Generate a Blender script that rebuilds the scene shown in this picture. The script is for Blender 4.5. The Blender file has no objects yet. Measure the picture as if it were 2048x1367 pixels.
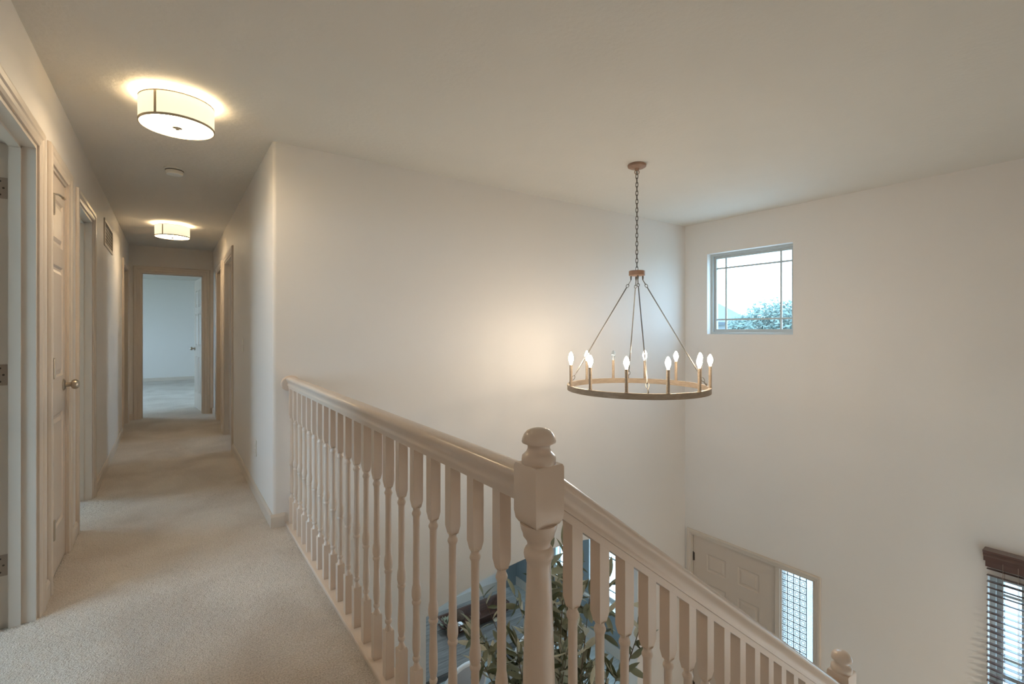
import bpy, bmesh, math, random
from mathutils import Vector, Matrix
R = math.radians
random.seed(11)
C = bpy.context.scene.collection
SC = bpy.context.scene

# ------------------------------------------------------------------ camera, sky, exposure
CAM_H = 1.2443
cam = bpy.data.cameras.new('camera')
cam.sensor_fit = 'HORIZONTAL'; cam.sensor_width = 36.0
cam.lens = 960.03 / 2048 * 36.0
cam.shift_y = -(683.5 - 660.59) / 2048
cam.clip_start = 0.02; cam.clip_end = 400
cam_ob = bpy.data.objects.new('camera', cam); C.objects.link(cam_ob)
cam_ob.location = (0, 0, CAM_H)
cam_ob.rotation_euler = (math.pi / 2, 0, -0.6186)
SC.camera = cam_ob

SKY_STRENGTH = 10.0
w = bpy.data.worlds.new('world'); SC.world = w; w.use_nodes = True
bg = w.node_tree.nodes['Background']
bg.inputs[0].default_value = (0.50, 0.76, 1.0, 1); bg.inputs[1].default_value = SKY_STRENGTH

SC.view_settings.view_transform = 'Standard'; SC.view_settings.look = 'None'
SC.view_settings.gamma = 1.0; SC.view_settings.use_curve_mapping = False
SC.view_settings.exposure = 0.20
SC.cycles.max_bounces = 10; SC.cycles.diffuse_bounces = 6
SC.cycles.transparent_max_bounces = 12
SC.cycles.sample_clamp_indirect = 8.0
SC.cycles.caustics_reflective = False; SC.cycles.caustics_refractive = False

LAMP = (1.0, 0.76, 0.48)
K_DIFFUSER, K_SHADE, K_INNER = 26.0, 0.90, 5.5        # flush lights
K_BULB = 110.0                                         # chandelier bulbs

def fill_light(loc, size, energy, col=(1.0, 0.86, 0.70)):
    # added unseen fill discs that brighten foyer, dining room and near carpet
    l = bpy.data.lights.new('fill_light', 'AREA'); l.shape = 'DISK'; l.size = size; l.energy = energy; l.color = col
    o = bpy.data.objects.new('fill_light', l); C.objects.link(o); o.location = loc
fill_light((3.5, -1.45, -0.32), 0.5, 55)
fill_light((2.6, 5.0, -0.38), 0.4, 17, (0.62, 0.82, 1.0))
fill_light((0.0, -1.6, 2.41), 0.33, 7)

def portal(loc, rot, sx, sy):
    l = bpy.data.lights.new('sky_portal', 'AREA'); l.shape = 'RECTANGLE'; l.size = sx; l.size_y = sy
    l.cycles.is_portal = True
    o = bpy.data.objects.new('sky_portal', l); C.objects.link(o); o.location = loc; o.rotation_euler = rot

# ------------------------------------------------------------------ materials
MATS = {}
def mat(name, col, rough=0.5, metal=0.0, spec=0.5, noise=None, bump=None, emit=None, coat=0.0):
    """noise=(scale, amount) mottles the colour; bump=(scale, strength, detail) roughens the surface"""
    if name in MATS: return MATS[name]
    m = bpy.data.materials.new(name); m.use_nodes = True
    nt = m.node_tree; b = nt.nodes['Principled BSDF']
    b.inputs['Base Color'].default_value = (*col, 1); b.inputs['Roughness'].default_value = rough
    b.inputs['Metallic'].default_value = metal; b.inputs['Specular IOR Level'].default_value = spec
    b.inputs['Coat Weight'].default_value = coat
    tc = nt.nodes.new('ShaderNodeTexCoord')
    if noise:
        n = nt.nodes.new('ShaderNodeTexNoise'); n.inputs['Scale'].default_value = noise[0]; n.inputs['Detail'].default_value = 4
        nt.links.new(tc.outputs['Object'], n.inputs['Vector'])
        mx = nt.nodes.new('ShaderNodeMixRGB'); a = noise[1]
        mx.inputs[1].default_value = (*[c * (1 - a) for c in col], 1)
        mx.inputs[2].default_value = (*[min(1, c * (1 + a)) for c in col], 1)
        nt.links.new(n.outputs['Fac'], mx.inputs[0]); nt.links.new(mx.outputs[0], b.inputs['Base Color'])
    if bump:
        n2 = nt.nodes.new('ShaderNodeTexNoise'); n2.inputs['Scale'].default_value = bump[0]
        n2.inputs['Detail'].default_value = bump[2] if len(bump) > 2 else 3
        nt.links.new(tc.outputs['Object'], n2.inputs['Vector'])
        bp = nt.nodes.new('ShaderNodeBump'); bp.inputs['Strength'].default_value = bump[1]; bp.inputs['Distance'].default_value = 0.01
        nt.links.new(n2.outputs['Fac'], bp.inputs['Height']); nt.links.new(bp.outputs[0], b.inputs['Normal'])
    if emit:
        b.inputs['Emission Color'].default_value = (*emit[0], 1); b.inputs['Emission Strength'].default_value = emit[1]
    MATS[name] = m
    return m

def wood(name, c1, c2, rough=0.4, scale=(1, 12, 12), coat=0.0):
    m = bpy.data.materials.new(name); m.use_nodes = True
    nt = m.node_tree; b = nt.nodes['Principled BSDF']
    tc = nt.nodes.new('ShaderNodeTexCoord'); mp = nt.nodes.new('ShaderNodeMapping'); mp.inputs['Scale'].default_value = scale
    n = nt.nodes.new('ShaderNodeTexNoise'); n.inputs['Scale'].default_value = 3; n.inputs['Detail'].default_value = 6; n.inputs['Distortion'].default_value = 0.6
    cr = nt.nodes.new('ShaderNodeValToRGB'); cr.color_ramp.elements[0].position = 0.3; cr.color_ramp.elements[1].position = 0.7
    cr.color_ramp.elements[0].color = (*c1, 1); cr.color_ramp.elements[1].color = (*c2, 1)
    nt.links.new(tc.outputs['Object'], mp.inputs[0]); nt.links.new(mp.outputs[0], n.inputs['Vector'])
    nt.links.new(n.outputs['Fac'], cr.inputs[0]); nt.links.new(cr.outputs[0], b.inputs['Base Color'])
    b.inputs['Roughness'].default_value = rough; b.inputs['Coat Weight'].default_value = coat
    MATS[name] = m
    return m

def glass(name, tint, gloss=0.05, frost=0.0):
    m = bpy.data.materials.new(name); m.use_nodes = True
    nt = m.node_tree; nt.nodes.clear()
    out = nt.nodes.new('ShaderNodeOutputMaterial'); tr = nt.nodes.new('ShaderNodeBsdfTransparent'); gl = nt.nodes.new('ShaderNodeBsdfGlossy')
    tr.inputs[0].default_value = (*tint, 1); gl.inputs['Roughness'].default_value = 0.05
    mx = nt.nodes.new('ShaderNodeMixShader'); mx.inputs[0].default_value = gloss
    nt.links.new(tr.outputs[0], mx.inputs[1]); nt.links.new(gl.outputs[0], mx.inputs[2])
    last = mx
    if frost:
        tl = nt.nodes.new('ShaderNodeBsdfTranslucent'); tl.inputs[0].default_value = (0.5, 0.53, 0.55, 1)
        m2 = nt.nodes.new('ShaderNodeMixShader'); m2.inputs[0].default_value = frost
        nt.links.new(mx.outputs[0], m2.inputs[1]); nt.links.new(tl.outputs[0], m2.inputs[2]); last = m2
    nt.links.new(last.outputs[0], out.inputs[0])
    MATS[name] = m
    return m

WALL = mat('wall_paint', (0.77, 0.73, 0.69), 0.55, spec=0.35, noise=(1.3, 0.015), bump=(90, 0.03, 2))
CEIL = mat('ceiling_paint', (0.73, 0.69, 0.63), 0.8, spec=0.2, noise=(5, 0.02), bump=(38, 0.22, 5))
TRIM = mat('trim_paint', (0.64, 0.56, 0.48), 0.32, spec=0.5)
RAILP = mat('railing_paint', (0.66, 0.55, 0.46), 0.3, spec=0.5, coat=0.2)
DOORP = mat('door_paint', (0.62, 0.53, 0.45), 0.4, spec=0.4)
VINYL = mat('window_vinyl', (0.48, 0.50, 0.49), 0.4)
SLATE = mat('slate_blue_grey', (0.25, 0.29, 0.30), 0.6, spec=0.3)  # dark blue-grey of the dining front wall and the corner strip
NICKEL = mat('satin_nickel', (0.50, 0.43, 0.34), 0.32, metal=1.0)
DARKM = mat('dark_metal', (0.09, 0.07, 0.055), 0.45, metal=0.6)
IRON = mat('chain_metal', (0.22, 0.20, 0.17), 0.4, metal=0.8)
RINGW = wood('chandelier_wood_finish', (0.27, 0.20, 0.14), (0.40, 0.31, 0.22), 0.5, (6, 6, 40))
HUBW = mat('hub_copper_brown', (0.33, 0.20, 0.135), 0.5, noise=(40, 0.2))
BULB = mat('bulb_lit', (1, 1, 1), 0.3, emit=((1.0, 0.83, 0.63), K_BULB))
PLATE = mat('white_plastic', (0.80, 0.77, 0.70), 0.35)
GLASS = glass('window_glass', (0.93, 0.97, 0.99))
BULB0 = glass('bulb_unlit_glass', (0.92, 0.95, 0.96), 0.14)
FROST = glass('frosted_glass', (0.78, 0.78, 0.78), 0.05, 0.25)
SLAT = mat('dark_blind_wood', (0.085, 0.032, 0.020), 0.3, spec=0.8, coat=0.7, noise=(20, 0.2))
CORD = mat('blind_cord', (0.35, 0.27, 0.22), 0.8)
LEAD = mat('lead_came', (0.16, 0.17, 0.18), 0.6, metal=0.2)
LEAF1 = mat('leaf_dark', (0.085, 0.10, 0.045), 0.5, noise=(9, 0.3))
LEAF2 = mat('leaf_pale', (0.50, 0.49, 0.38), 0.6, noise=(9, 0.2))
LEAF3 = mat('leaf_mid', (0.25, 0.26, 0.17), 0.55, noise=(9, 0.3))
BARK = mat('bark', (0.16, 0.12, 0.08), 0.9, noise=(30, 0.3), bump=(60, 0.5))
OLIVE = mat('olive_fruit', (0.13, 0.045, 0.02), 0.4)
BASKET = mat('woven_basket', (0.42, 0.31, 0.19), 0.85, bump=(70, 0.6))
TABLEW = wood('weathered_grey_wood', (0.11, 0.10, 0.09), (0.22, 0.205, 0.185), 0.3, (1.2, 14, 14))
TRAYW = wood('dark_brown_wood', (0.035, 0.014, 0.008), (0.085, 0.035, 0.02), 0.45, (2, 14, 14))
CHAIRW = mat('chair_white_paint', (0.72, 0.70, 0.67), 0.45)
CHAIRF = mat('chair_grey_fabric', (0.36, 0.35, 0.35), 0.9, bump=(300, 0.3))
VFLOOR = wood('grey_vinyl_plank', (0.46, 0.49, 0.48), (0.60, 0.63, 0.61), 0.22, (1.5, 12, 12))

def carpet_mat():
    m = bpy.data.materials.new('cream_carpet'); m.use_nodes = True
    nt = m.node_tree; b = nt.nodes['Principled BSDF']; b.inputs['Roughness'].default_value = 1.0
    b.inputs['Specular IOR Level'].default_value = 0.05
    b.inputs['Sheen Weight'].default_value = 0.25; b.inputs['Sheen Roughness'].default_value = 0.6
    tc = nt.nodes.new('ShaderNodeTexCoord')
    def noise(s, d, dist=0.0):
        n = nt.nodes.new('ShaderNodeTexNoise'); n.inputs['Scale'].default_value = s; n.inputs['Detail'].default_value = d
        n.inputs['Distortion'].default_value = dist
        nt.links.new(tc.outputs['Object'], n.inputs['Vector']); return n
    big, fine, mid = noise(2.2, 5, 0.5), noise(170, 4), noise(34, 3)
    cr = nt.nodes.new('ShaderNodeValToRGB')                    # footmarks and vacuum lay in the pile
    cr.color_ramp.elements[0].position = 0.35; cr.color_ramp.elements[1].position = 0.65
    cr.color_ramp.elements[0].color = (0.73, 0.645, 0.565, 1); cr.color_ramp.elements[1].color = (0.90, 0.825, 0.745, 1)
    nt.links.new(big.outputs['Fac'], cr.inputs[0])
    c2 = nt.nodes.new('ShaderNodeValToRGB')
    c2.color_ramp.elements[0].position = 0.3; c2.color_ramp.elements[1].position = 0.7
    c2.color_ramp.elements[0].color = (0.60, 0.57, 0.54, 1); c2.color_ramp.elements[1].color = (1, 1, 1, 1)
    nt.links.new(fine.outputs['Fac'], c2.inputs[0])
    mx = nt.nodes.new('ShaderNodeMixRGB'); mx.blend_type = 'MULTIPLY'; mx.inputs[0].default_value = 1
    nt.links.new(cr.outputs[0], mx.inputs[1]); nt.links.new(c2.outputs[0], mx.inputs[2]); nt.links.new(mx.outputs[0], b.inputs['Base Color'])
    bp = nt.nodes.new('ShaderNodeBump'); bp.inputs['Strength'].default_value = 0.9; bp.inputs['Distance'].default_value = 0.012
    ad = nt.nodes.new('ShaderNodeMath'); ad.operation = 'MULTIPLY_ADD'; ad.inputs[1].default_value = 1.6
    nt.links.new(mid.outputs['Fac'], ad.inputs[0]); nt.links.new(fine.outputs['Fac'], ad.inputs[2]); nt.links.new(ad.outputs[0], bp.inputs['Height']); nt.links.new(bp.outputs[0], b.inputs['Normal'])
    return m
CARPET = carpet_mat()

def shade_mat():
    m = mat('linen_shade', (0.80, 0.77, 0.64), 0.9, emit=((0.90, 0.86, 0.62), K_SHADE))
    nt = m.node_tree; b = nt.nodes['Principled BSDF']
    tc = nt.nodes.new('ShaderNodeTexCoord'); mp = nt.nodes.new('ShaderNodeMapping'); mp.inputs['Scale'].default_value = (60, 60, 500)
    n = nt.nodes.new('ShaderNodeTexNoise'); n.inputs['Scale'].default_value = 1; n.inputs['Detail'].default_value = 3
    mr = nt.nodes.new('ShaderNodeMapRange'); mr.inputs[1].default_value = 0.3; mr.inputs[2].default_value = 0.7
    mr.inputs[3].default_value = K_SHADE * 0.75; mr.inputs[4].default_value = K_SHADE
    nt.links.new(tc.outputs['Object'], mp.inputs[0]); nt.links.new(mp.outputs[0], n.inputs['Vector'])
    nt.links.new(n.outputs['Fac'], mr.inputs[0]); nt.links.new(mr.outputs[0], b.inputs['Emission Strength'])
    return m
SHADE = shade_mat()
DIFFUSER = mat('lamp_diffuser', (0.9, 0.88, 0.8), 0.6, emit=((1.0, 0.77, 0.49), K_DIFFUSER))
BAND = mat('shade_band', (0.44, 0.37, 0.27), 0.8)

# ------------------------------------------------------------------ mesh helpers
def obj(name, bm, m, parent=None, smooth=False, loc=None, recalc=True):
    if recalc: bmesh.ops.recalc_face_normals(bm, faces=bm.faces[:])
    me = bpy.data.meshes.new(name); bm.to_mesh(me); bm.free()
    me.materials.append(m)
    if smooth:
        for p in me.polygons: p.use_smooth = True
        try: me.set_sharp_from_angle(angle=R(38))
        except Exception: pass
    o = bpy.data.objects.new(name, me); C.objects.link(o)
    if parent: o.parent = parent
    if loc: o.location = loc
    return o

def NB(): return bmesh.new()

def box(bm, x0, x1, y0, y1, z0, z1, bev=0.0):
    vs = [bm.verts.new((x, y, z)) for x in (x0, x1) for y in (y0, y1) for z in (z0, z1)]
    fs = [(0, 1, 3, 2), (4, 6, 7, 5), (0, 4, 5, 1), (2, 3, 7, 6), (0, 2, 6, 4), (1, 5, 7, 3)]
    faces = [bm.faces.new([vs[i] for i in f]) for f in fs]
    if bev:
        es = list({e for f in faces for e in f.edges})
        bmesh.ops.recalc_face_normals(bm, faces=faces)
        bmesh.ops.bevel(bm, geom=es, offset=bev, segments=2, affect='EDGES', profile=0.5)
    return bm

def bx(*a, bev=0.0): return box(NB(), *a, bev=bev)

def lathe(bm, prof, cx=0, cy=0, seg=20, caps=True, mtx=None):
    """prof: list of (radius, z)"""
    rings = []
    for r, z in prof:
        ring = []
        for i in range(seg):
            a = 2 * math.pi * i / seg
            v = Vector((cx + r * math.cos(a), cy + r * math.sin(a), z))
            ring.append(bm.verts.new(mtx @ v if mtx else v))
        rings.append(ring)
    for a, b in zip(rings, rings[1:]):
        for i in range(seg):
            bm.faces.new((a[i], a[(i + 1) % seg], b[(i + 1) % seg], b[i]))
    if caps:
        bm.faces.new(rings[0][::-1]); bm.faces.new(rings[-1])
    return bm

def tube(bm, pts, rad, seg=8, closed=False, caps=True):
    pts = [Vector(p) for p in pts]; n = len(pts)
    rads = rad if isinstance(rad, (list, tuple)) else [rad] * n
    rings = []; prev = None
    for i, p in enumerate(pts):
        if closed: t = pts[(i + 1) % n] - pts[i - 1]
        else: t = pts[min(i + 1, n - 1)] - pts[max(i - 1, 0)]
        t.normalize()
        if prev is None:
            u = t.orthogonal().normalized()
        else:
            u = prev - t * prev.dot(t)
            u = u.normalized() if u.length > 1e-6 else t.orthogonal().normalized()
        prev = u; v = t.cross(u)
        rings.append([bm.verts.new(p + (u * math.cos(2 * math.pi * k / seg) + v * math.sin(2 * math.pi * k / seg)) * rads[i]) for k in range(seg)])
    m = n if closed else n - 1
    for i in range(m):
        a, b = rings[i], rings[(i + 1) % n]
        for k in range(seg):
            bm.faces.new((a[k], a[(k + 1) % seg], b[(k + 1) % seg], b[k]))
    if caps and not closed:
        bm.faces.new(rings[0][::-1]); bm.faces.new(rings[-1])
    return bm

def prism(bm, poly, f0, f1):
    """poly: 2D points; f0/f1 map a 2D point to the two end faces"""
    a = [bm.verts.new(f0(p)) for p in poly]; b = [bm.verts.new(f1(p)) for p in poly]
    n = len(poly)
    for i in range(n): bm.faces.new((a[i], a[(i + 1) % n], b[(i + 1) % n], b[i]))
    bm.faces.new(a[::-1]); bm.faces.new(b)
    return bm

def empty(name, loc=(0, 0, 0), rz=0.0, parent=None):
    o = bpy.data.objects.new(name, None); C.objects.link(o); o.location = loc; o.rotation_euler = (0, 0, rz)
    o.empty_display_size = 0.1
    if parent: o.parent = parent
    return o

def tag(o, label, cat, group=None, kind=None):
    o['label'] = label; o['category'] = cat
    if group: o['group'] = group
    if kind: o['kind'] = kind
    return o

def struct(o, label=None, cat=None):
    o['kind'] = 'structure'
    if label: o['label'] = label
    if cat: o['category'] = cat
    return o

def copy_tree(o, parent=None):
    c = o.copy(); C.objects.link(c)
    if parent: c.parent = parent
    for ch in list(o.children): copy_tree(ch, c)
    return c

def holes_wall(bm, axis, p0, p1, u0, u1, z0, z1, holes):
    """solid wall across `axis` from p0 to p1 spanning u0..u1, z0..z1, with rectangular holes (ua, ub, za, zb)"""
    us = sorted({u0, u1, *[h[0] for h in holes], *[h[1] for h in holes]}); us = [u for u in us if u0 <= u <= u1]
    for a, b in zip(us, us[1:]):
        cuts = sorted([(max(h[2], z0), min(h[3], z1)) for h in holes if h[0] <= a + 1e-6 and h[1] >= b - 1e-6])
        z = z0
        for c0, c1 in cuts + [(z1, z1)]:
            if c0 > z + 1e-6:
                if axis == 'x': box(bm, p0, p1, a, b, z, c0)
                else: box(bm, a, b, p0, p1, z, c0)
            z = max(z, c1)
    return bm

# ------------------------------------------------------------------ key planes (metres; upper floor at z = 0)
XL, XH, XF = -0.47, 0.527, 4.828      # left wall, hall right wall, front (right) wall
YW, YE = 3.345, 8.52                  # long wall, hall end wall
ZC, ZL = 2.44, -3.09                  # ceiling, lower floor
TH = 0.12

# ---- floors
fl = struct(obj('floor', box(box(bx(-2.9, 0.597, -2.5, YW, -0.30, 0), -3.0, 0.66, YW, 14.9, -0.30, 0), 0.66, XF, YW + 0.06, 14.9, -0.30, 0), CARPET),
            'cream cut pile carpet covering the landing and hallway', 'floor')
struct(obj('fill_cover_slab', bx(0.7, XF, -2.5, -0.95, -0.30, 0), CARPET))  # unseen slab added over the foyer fill disc, also cuts upward light
struct(obj('trim_gallery_edge', bx(0.597, 0.668, 0.75, YW, -0.32, 0.0), TRIM))
flo = struct(obj('floor_lower', bx(-4.2, XF, -2.5, 6.68, ZL - 0.2, ZL - 0.012), VFLOOR), 'grey plank floor of the lower level', 'floor')
plank_me = None
yy = 3.1; row = 0
while yy < 6.6:
    xx = 0.7 - (row % 3) * 0.4
    while xx < XF - 0.05:
        a, b = max(xx, 0.7), min(xx + 1.21, XF - 0.002)
        if b - a > 0.05:
            o = obj('plank', bx(a, b - 0.003, yy, min(yy + 0.177, 6.675), ZL - 0.012, ZL - random.uniform(0, 0.0012)), VFLOOR, flo)
        xx += 1.213
    yy += 0.18; row += 1

# ---- ceiling
struct(obj('ceiling', bx(-4.3, XF + 0.2, -2.6, 8.58, ZC, ZC + 0.15), CEIL), 'textured off-white ceiling over hall and foyer', 'ceiling')
struct(obj('ceiling_bedroom', bx(-3.0, 3.0, 8.58, 14.9, ZC + 0.07, ZC + 0.2), CEIL))
struct(obj('ceiling_dining', bx(0.6, XF, YW + TH, 6.68, -0.36, -0.30), CEIL))

# ---- walls
bm = NB()
holes_wall(bm, 'x', XL - TH, XL, -2.5, YE, 0, ZC,
           [(2.08, 2.885, 0, 2.045), (3.165, 3.625, 0, 2.055), (3.985, 4.70, 0, 2.055), (7.44, 8.25, 0, 2.055)])
struct(obj('wall_left', bm, WALL), 'off-white left wall of the hall', 'wall')
bm = NB()
holes_wall(bm, 'x', XH, XH + TH, YW + 0.022, YE, 0, ZC, [(5.74, 6.66, 0, 2.055), (7.02, 7.84, 0, 2.055)])
struct(obj('wall_hall_right', bm, WALL), 'off-white right wall of the hall', 'wall')
# long wall over foyer, with the arched opening on the lower level
ARC_C, ARC_H, ARC_S, ARC_P = 2.79, 1.21, -0.925, -0.737
rise = ARC_P - ARC_S; rad = (ARC_H ** 2 + rise ** 2) / (2 * rise)
bm = NB()
arc = []
for i in range(33):
    x = ARC_C - ARC_H + 2 * ARC_H * i / 32
    arc.append((x, ARC_P - rad + math.sqrt(rad ** 2 - (x - ARC_C) ** 2)))
box(bm, XH + 0.022, ARC_C - ARC_H, YW, YW + TH, ZL, ZC)
box(bm, ARC_C + ARC_H, XF, YW, YW + TH, ZL, ZC)
for (xa, za), (xb, zb) in zip(arc, arc[1:]):
    prism(bm, [(xa, za), (xb, zb), (xb, ZC), (xa, ZC)], lambda p: (p[0], YW, p[1]), lambda p: (p[0], YW + TH, p[1]))
lathe(bm, [(0.022, -0.30), (0.022, ZC)], XH + 0.022, YW + 0.022, 24)     # rounded outside corner
bmesh.ops.remove_doubles(bm, verts=bm.verts[:], dist=1e-5)
lw = struct(obj('wall_far', bm, WALL, smooth=True), 'long off-white wall behind the chandelier with an arched opening below', 'wall')
# front wall (right in the picture)
WIN_HI = (2.171, 3.067, 1.205, 2.086)
DOORF = (1.985, 3.262, ZL, -1.06)
WIN_BL = (-0.02, 0.835, -2.0, -0.52)
DW1, DW2 = (5.05, 5.78, -2.47, -1.06), (4.16, 4.90, -2.47, -1.06)
WIN_C = (5.3, 6.3, 0.7, 2.05)
bm = NB()
holes_wall(bm, 'x', XF, XF + 0.16, -2.5, 14.9, ZL - 0.2, ZC, [WIN_HI, DOORF, WIN_BL, DW1, DW2, (3.50, 3.98, -2.47, -1.06), WIN_C])  # unnamed opening is added and unseen, for more light in the dining room
struct(obj('wall_right', bm, WALL), 'tall off-white front wall with the high window and entry door', 'wall')
# hall end wall and bedroom beyond
bm = NB(); holes_wall(bm, 'y', YE, YE + TH, -3.0, 3.0, 0, ZC + 0.1, [(-0.347, 0.411, 0, 2.075)])
struct(obj('wall_hall_end', bm, WALL))
struct(obj('wall_bedroom_far', bx(-3.0, 3.0, 14.7, 14.85, 0, 2.6), WALL))
bm = NB(); holes_wall(bm, 'x', -3.1, -3.0, YE, 14.8, 0, 2.6, [(10.2, 12.6, 0.7, 2.1)]); struct(obj('wall_bedroom_left', bm, WALL))
bm = NB(); holes_wall(bm, 'x', 3.0, 3.1, YE, 14.8, 0, 2.6, [(9.6, 11.6, 0.5, 2.1)]); struct(obj('wall_bedroom_right', bm, WALL))
# rooms on the left of the hall
struct(obj('wall_room_divider', box(box(bx(-2.8, XL - TH, 3.0, 3.10, 0, ZC), -2.8, XL - TH, 7.2, 7.3, 0, ZC), -1.2, XL - TH, 3.70, 3.78, 0, ZC), WALL))
bm = NB(); holes_wall(bm, 'x', -2.9, -2.8, -2.6, 8.6, 0, ZC, [(0.9, 2.75, 0.4, 2.15), (5.2, 6.6, 0.3, 2.2)]); struct(obj('wall_outer_left', bm, WALL))
bm = bx(-1.2, -1.1, 3.1, 3.70, 0, ZC); struct(obj('wall_closet', bm, WALL))
struct(obj('wall_bathroom', bx(-2.2, -2.1, 7.3, YE, 0, ZC), WALL))
# rooms on the right of the hall
struct(obj('wall_right_rooms', box(bx(XH + TH, XF, 6.84, 6.94, 0, ZC), 1.6, 1.7, 6.94, YE, 0, ZC), WALL))
# dining room below
struct(obj('wall_dining_far', bx(0.6, 4.46, 6.68, 6.8, ZL, -0.3), WALL), 'far dining room wall seen through the arch', 'wall')
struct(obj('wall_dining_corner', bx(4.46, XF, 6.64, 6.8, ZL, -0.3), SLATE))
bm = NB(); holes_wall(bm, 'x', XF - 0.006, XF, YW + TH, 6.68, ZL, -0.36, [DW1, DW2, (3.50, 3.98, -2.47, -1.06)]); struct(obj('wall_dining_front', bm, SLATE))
struct(obj('wall_dining_left', bx(0.55, 0.66, -0.2, 6.68, ZL, -0.30), WALL))
struct(obj('baseboard_dining', box(bx(0.66, 4.46, 6.664, 6.68, ZL, ZL + 0.14), XF - 0.021, XF - 0.006, YW + TH, 6.64, ZL, ZL + 0.14), TRIM))
# walls behind the camera
bm = NB(); holes_wall(bm, 'y', -2.6, -2.5, -4.2, XF, ZL, ZC, [])
struct(obj('wall_back', bm, WALL))

# ---- baseboards (profiled: square with eased top)
def baseboard(name, runs, h=0.083, t=0.013):
    bm = NB()
    for axis, p, side, a, b in runs:
        if axis == 'x':
            prism(bm, [(0, 0), (t, 0), (t, h * 0.8), (t * 0.45, h), (0, h)], lambda q: (p + side * q[0], a, q[1]), lambda q: (p + side * q[0], b, q[1]))
        else:
            prism(bm, [(0, 0), (t, 0), (t, h * 0.8), (t * 0.45, h), (0, h)], lambda q: (a, p + side * q[0], q[1]), lambda q: (b, p + side * q[0], q[1]))
    return struct(obj(name, bm, TRIM))
baseboard('baseboard_left', [('x', XL, 1, -2.5, 2.0), ('x', XL, 1, 2.965, 3.085), ('x', XL, 1, 3.705, 3.92), ('x', XL, 1, 4.765, 7.37)])
baseboard('baseboard_right', [('x', XH, -1, YW, 5.67), ('x', XH, -1, 6.73, 6.95), ('x', XH, -1, 7.91, YE)])
baseboard('baseboard_far', [('y', YW, -1, XH - 0.013, 0.597)])
baseboard('baseboard_end', [('y', YE, -1, XL, -0.42), ('y', YE, -1, 0.485, XH)])
baseboard('baseboard_bedroom', [('y', 14.7, -1, -3.0, 3.0)])

# ---- casings: stepped colonial profile around an opening
CAS = [(0, 0), (0, 0.008), (0.012, 0.012), (0.028, 0.0125), (0.034, 0.017), (0.052, 0.019), (0.062, 0.015), (0.065, 0.006), (0.065, 0)]
def casing_bm(axis, plane, side, a, b, z0, z1, wsc=1.0):
    """mitred casing around opening a..b, z0..z1 on the wall face `plane`, standing out along `side`"""
    bm = NB()
    def pt(u, v, dep):
        return (plane + side * dep, u, v) if axis == 'x' else (u, plane + side * dep, v)
    rows = []
    for wd, dp in CAS:
        wd = wd * wsc
        rows.append([pt(a - wd, z0, dp), pt(a - wd, z1 + wd, dp), pt(b + wd, z1 + wd, dp), pt(b + wd, z0, dp)])
    vr = [[bm.verts.new(p) for p in r] for r in rows]
    for r0, r1 in zip(vr, vr[1:]):
        for k in range(3): bm.faces.new((r0[k], r0[k + 1], r1[k + 1], r1[k]))
    for k in range(3): bm.faces.new((vr[-1][k], vr[-1][k + 1], vr[0][k + 1], vr[0][k]))
    for k in (0, 3): bm.faces.new([r[k] for r in vr])
    return bm
def jamb_bm(axis, p0, p1, a, b, z1, t=0.018, stop=None):
    bm = NB()
    def bb(u0, u1, za, zb, q0=p0, q1=p1):
        if axis == 'x': box(bm, q0, q1, u0, u1, za, zb)
        else: box(bm, u0, u1, q0, q1, za, zb)
    bb(a - 0.001, a + t, 0, z1); bb(b - t, b + 0.001, 0, z1); bb(a + t, b - t, z1 - t, z1 + 0.001)
    if stop:
        s0, s1 = stop
        bb(a + t, a + t + 0.011, 0, z1 - t, s0, s1); bb(b - t - 0.011, b - t, 0, z1 - t, s0, s1); bb(a + t, b - t, z1 - t - 0.011, z1 - t, s0, s1)
    return bm

def panel_ring(bm, face, u0, u1, v0, v1):
    """raised-panel moulding on a door face; face(u, v, h) -> point"""
    steps = [(0.0, 0.0005), (0.010, -0.007), (0.022, -0.007), (0.040, 0.001), (0.046, 0.001)]
    rows = []
    for ins, h in steps:
        rows.append([bm.verts.new(face(u, v, h)) for u, v in ((u0 + ins, v0 + ins), (u1 - ins, v0 + ins), (u1 - ins, v1 - ins), (u0 + ins, v1 - ins))])
    for r0, r1 in zip(rows, rows[1:]):
        for k in range(4): bm.faces.new((r0[k], r0[(k + 1) % 4], r1[(k + 1) % 4], r1[k]))
    bm.faces.new(rows[-1])
    return bm

def slab_with_panels(bm, wd, ht, th, rects):
    """door slab in local x (width), z (height), y thickness -th..0, both faces cut where panels sit"""
    us = sorted({0, wd, *[r[0] for r in rects], *[r[1] for r in rects]}); vs = sorted({0, ht, *[r[2] for r in rects], *[r[3] for r in rects]})
    for a, b in zip(us, us[1:]):
        for c, d in zip(vs, vs[1:]):
            ins = any(r[0] <= a + 1e-6 and r[1] >= b - 1e-6 and r[2] <= c + 1e-6 and r[3] >= d - 1e-6 for r in rects)
            if ins: box(bm, a, b, -th + 0.009, -0.009, c, d)
            else: box(bm, a, b, -th, 0, c, d)
    return bm

def knob_bm(bm, side=1):
    """door knob along local +y*side from the face"""
    m = Matrix.Rotation(-math.pi / 2 * side, 4, 'X')
    lathe(bm, [(0.031, 0.0), (0.031, 0.004), (0.026, 0.009), (0.013, 0.011), (0.011, 0.028), (0.014, 0.033), (0.022, 0.036), (0.027, 0.044), (0.027, 0.053), (0.022, 0.062), (0.012, 0.067), (0.002, 0.068)], seg=20, mtx=m)
    return bm

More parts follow.
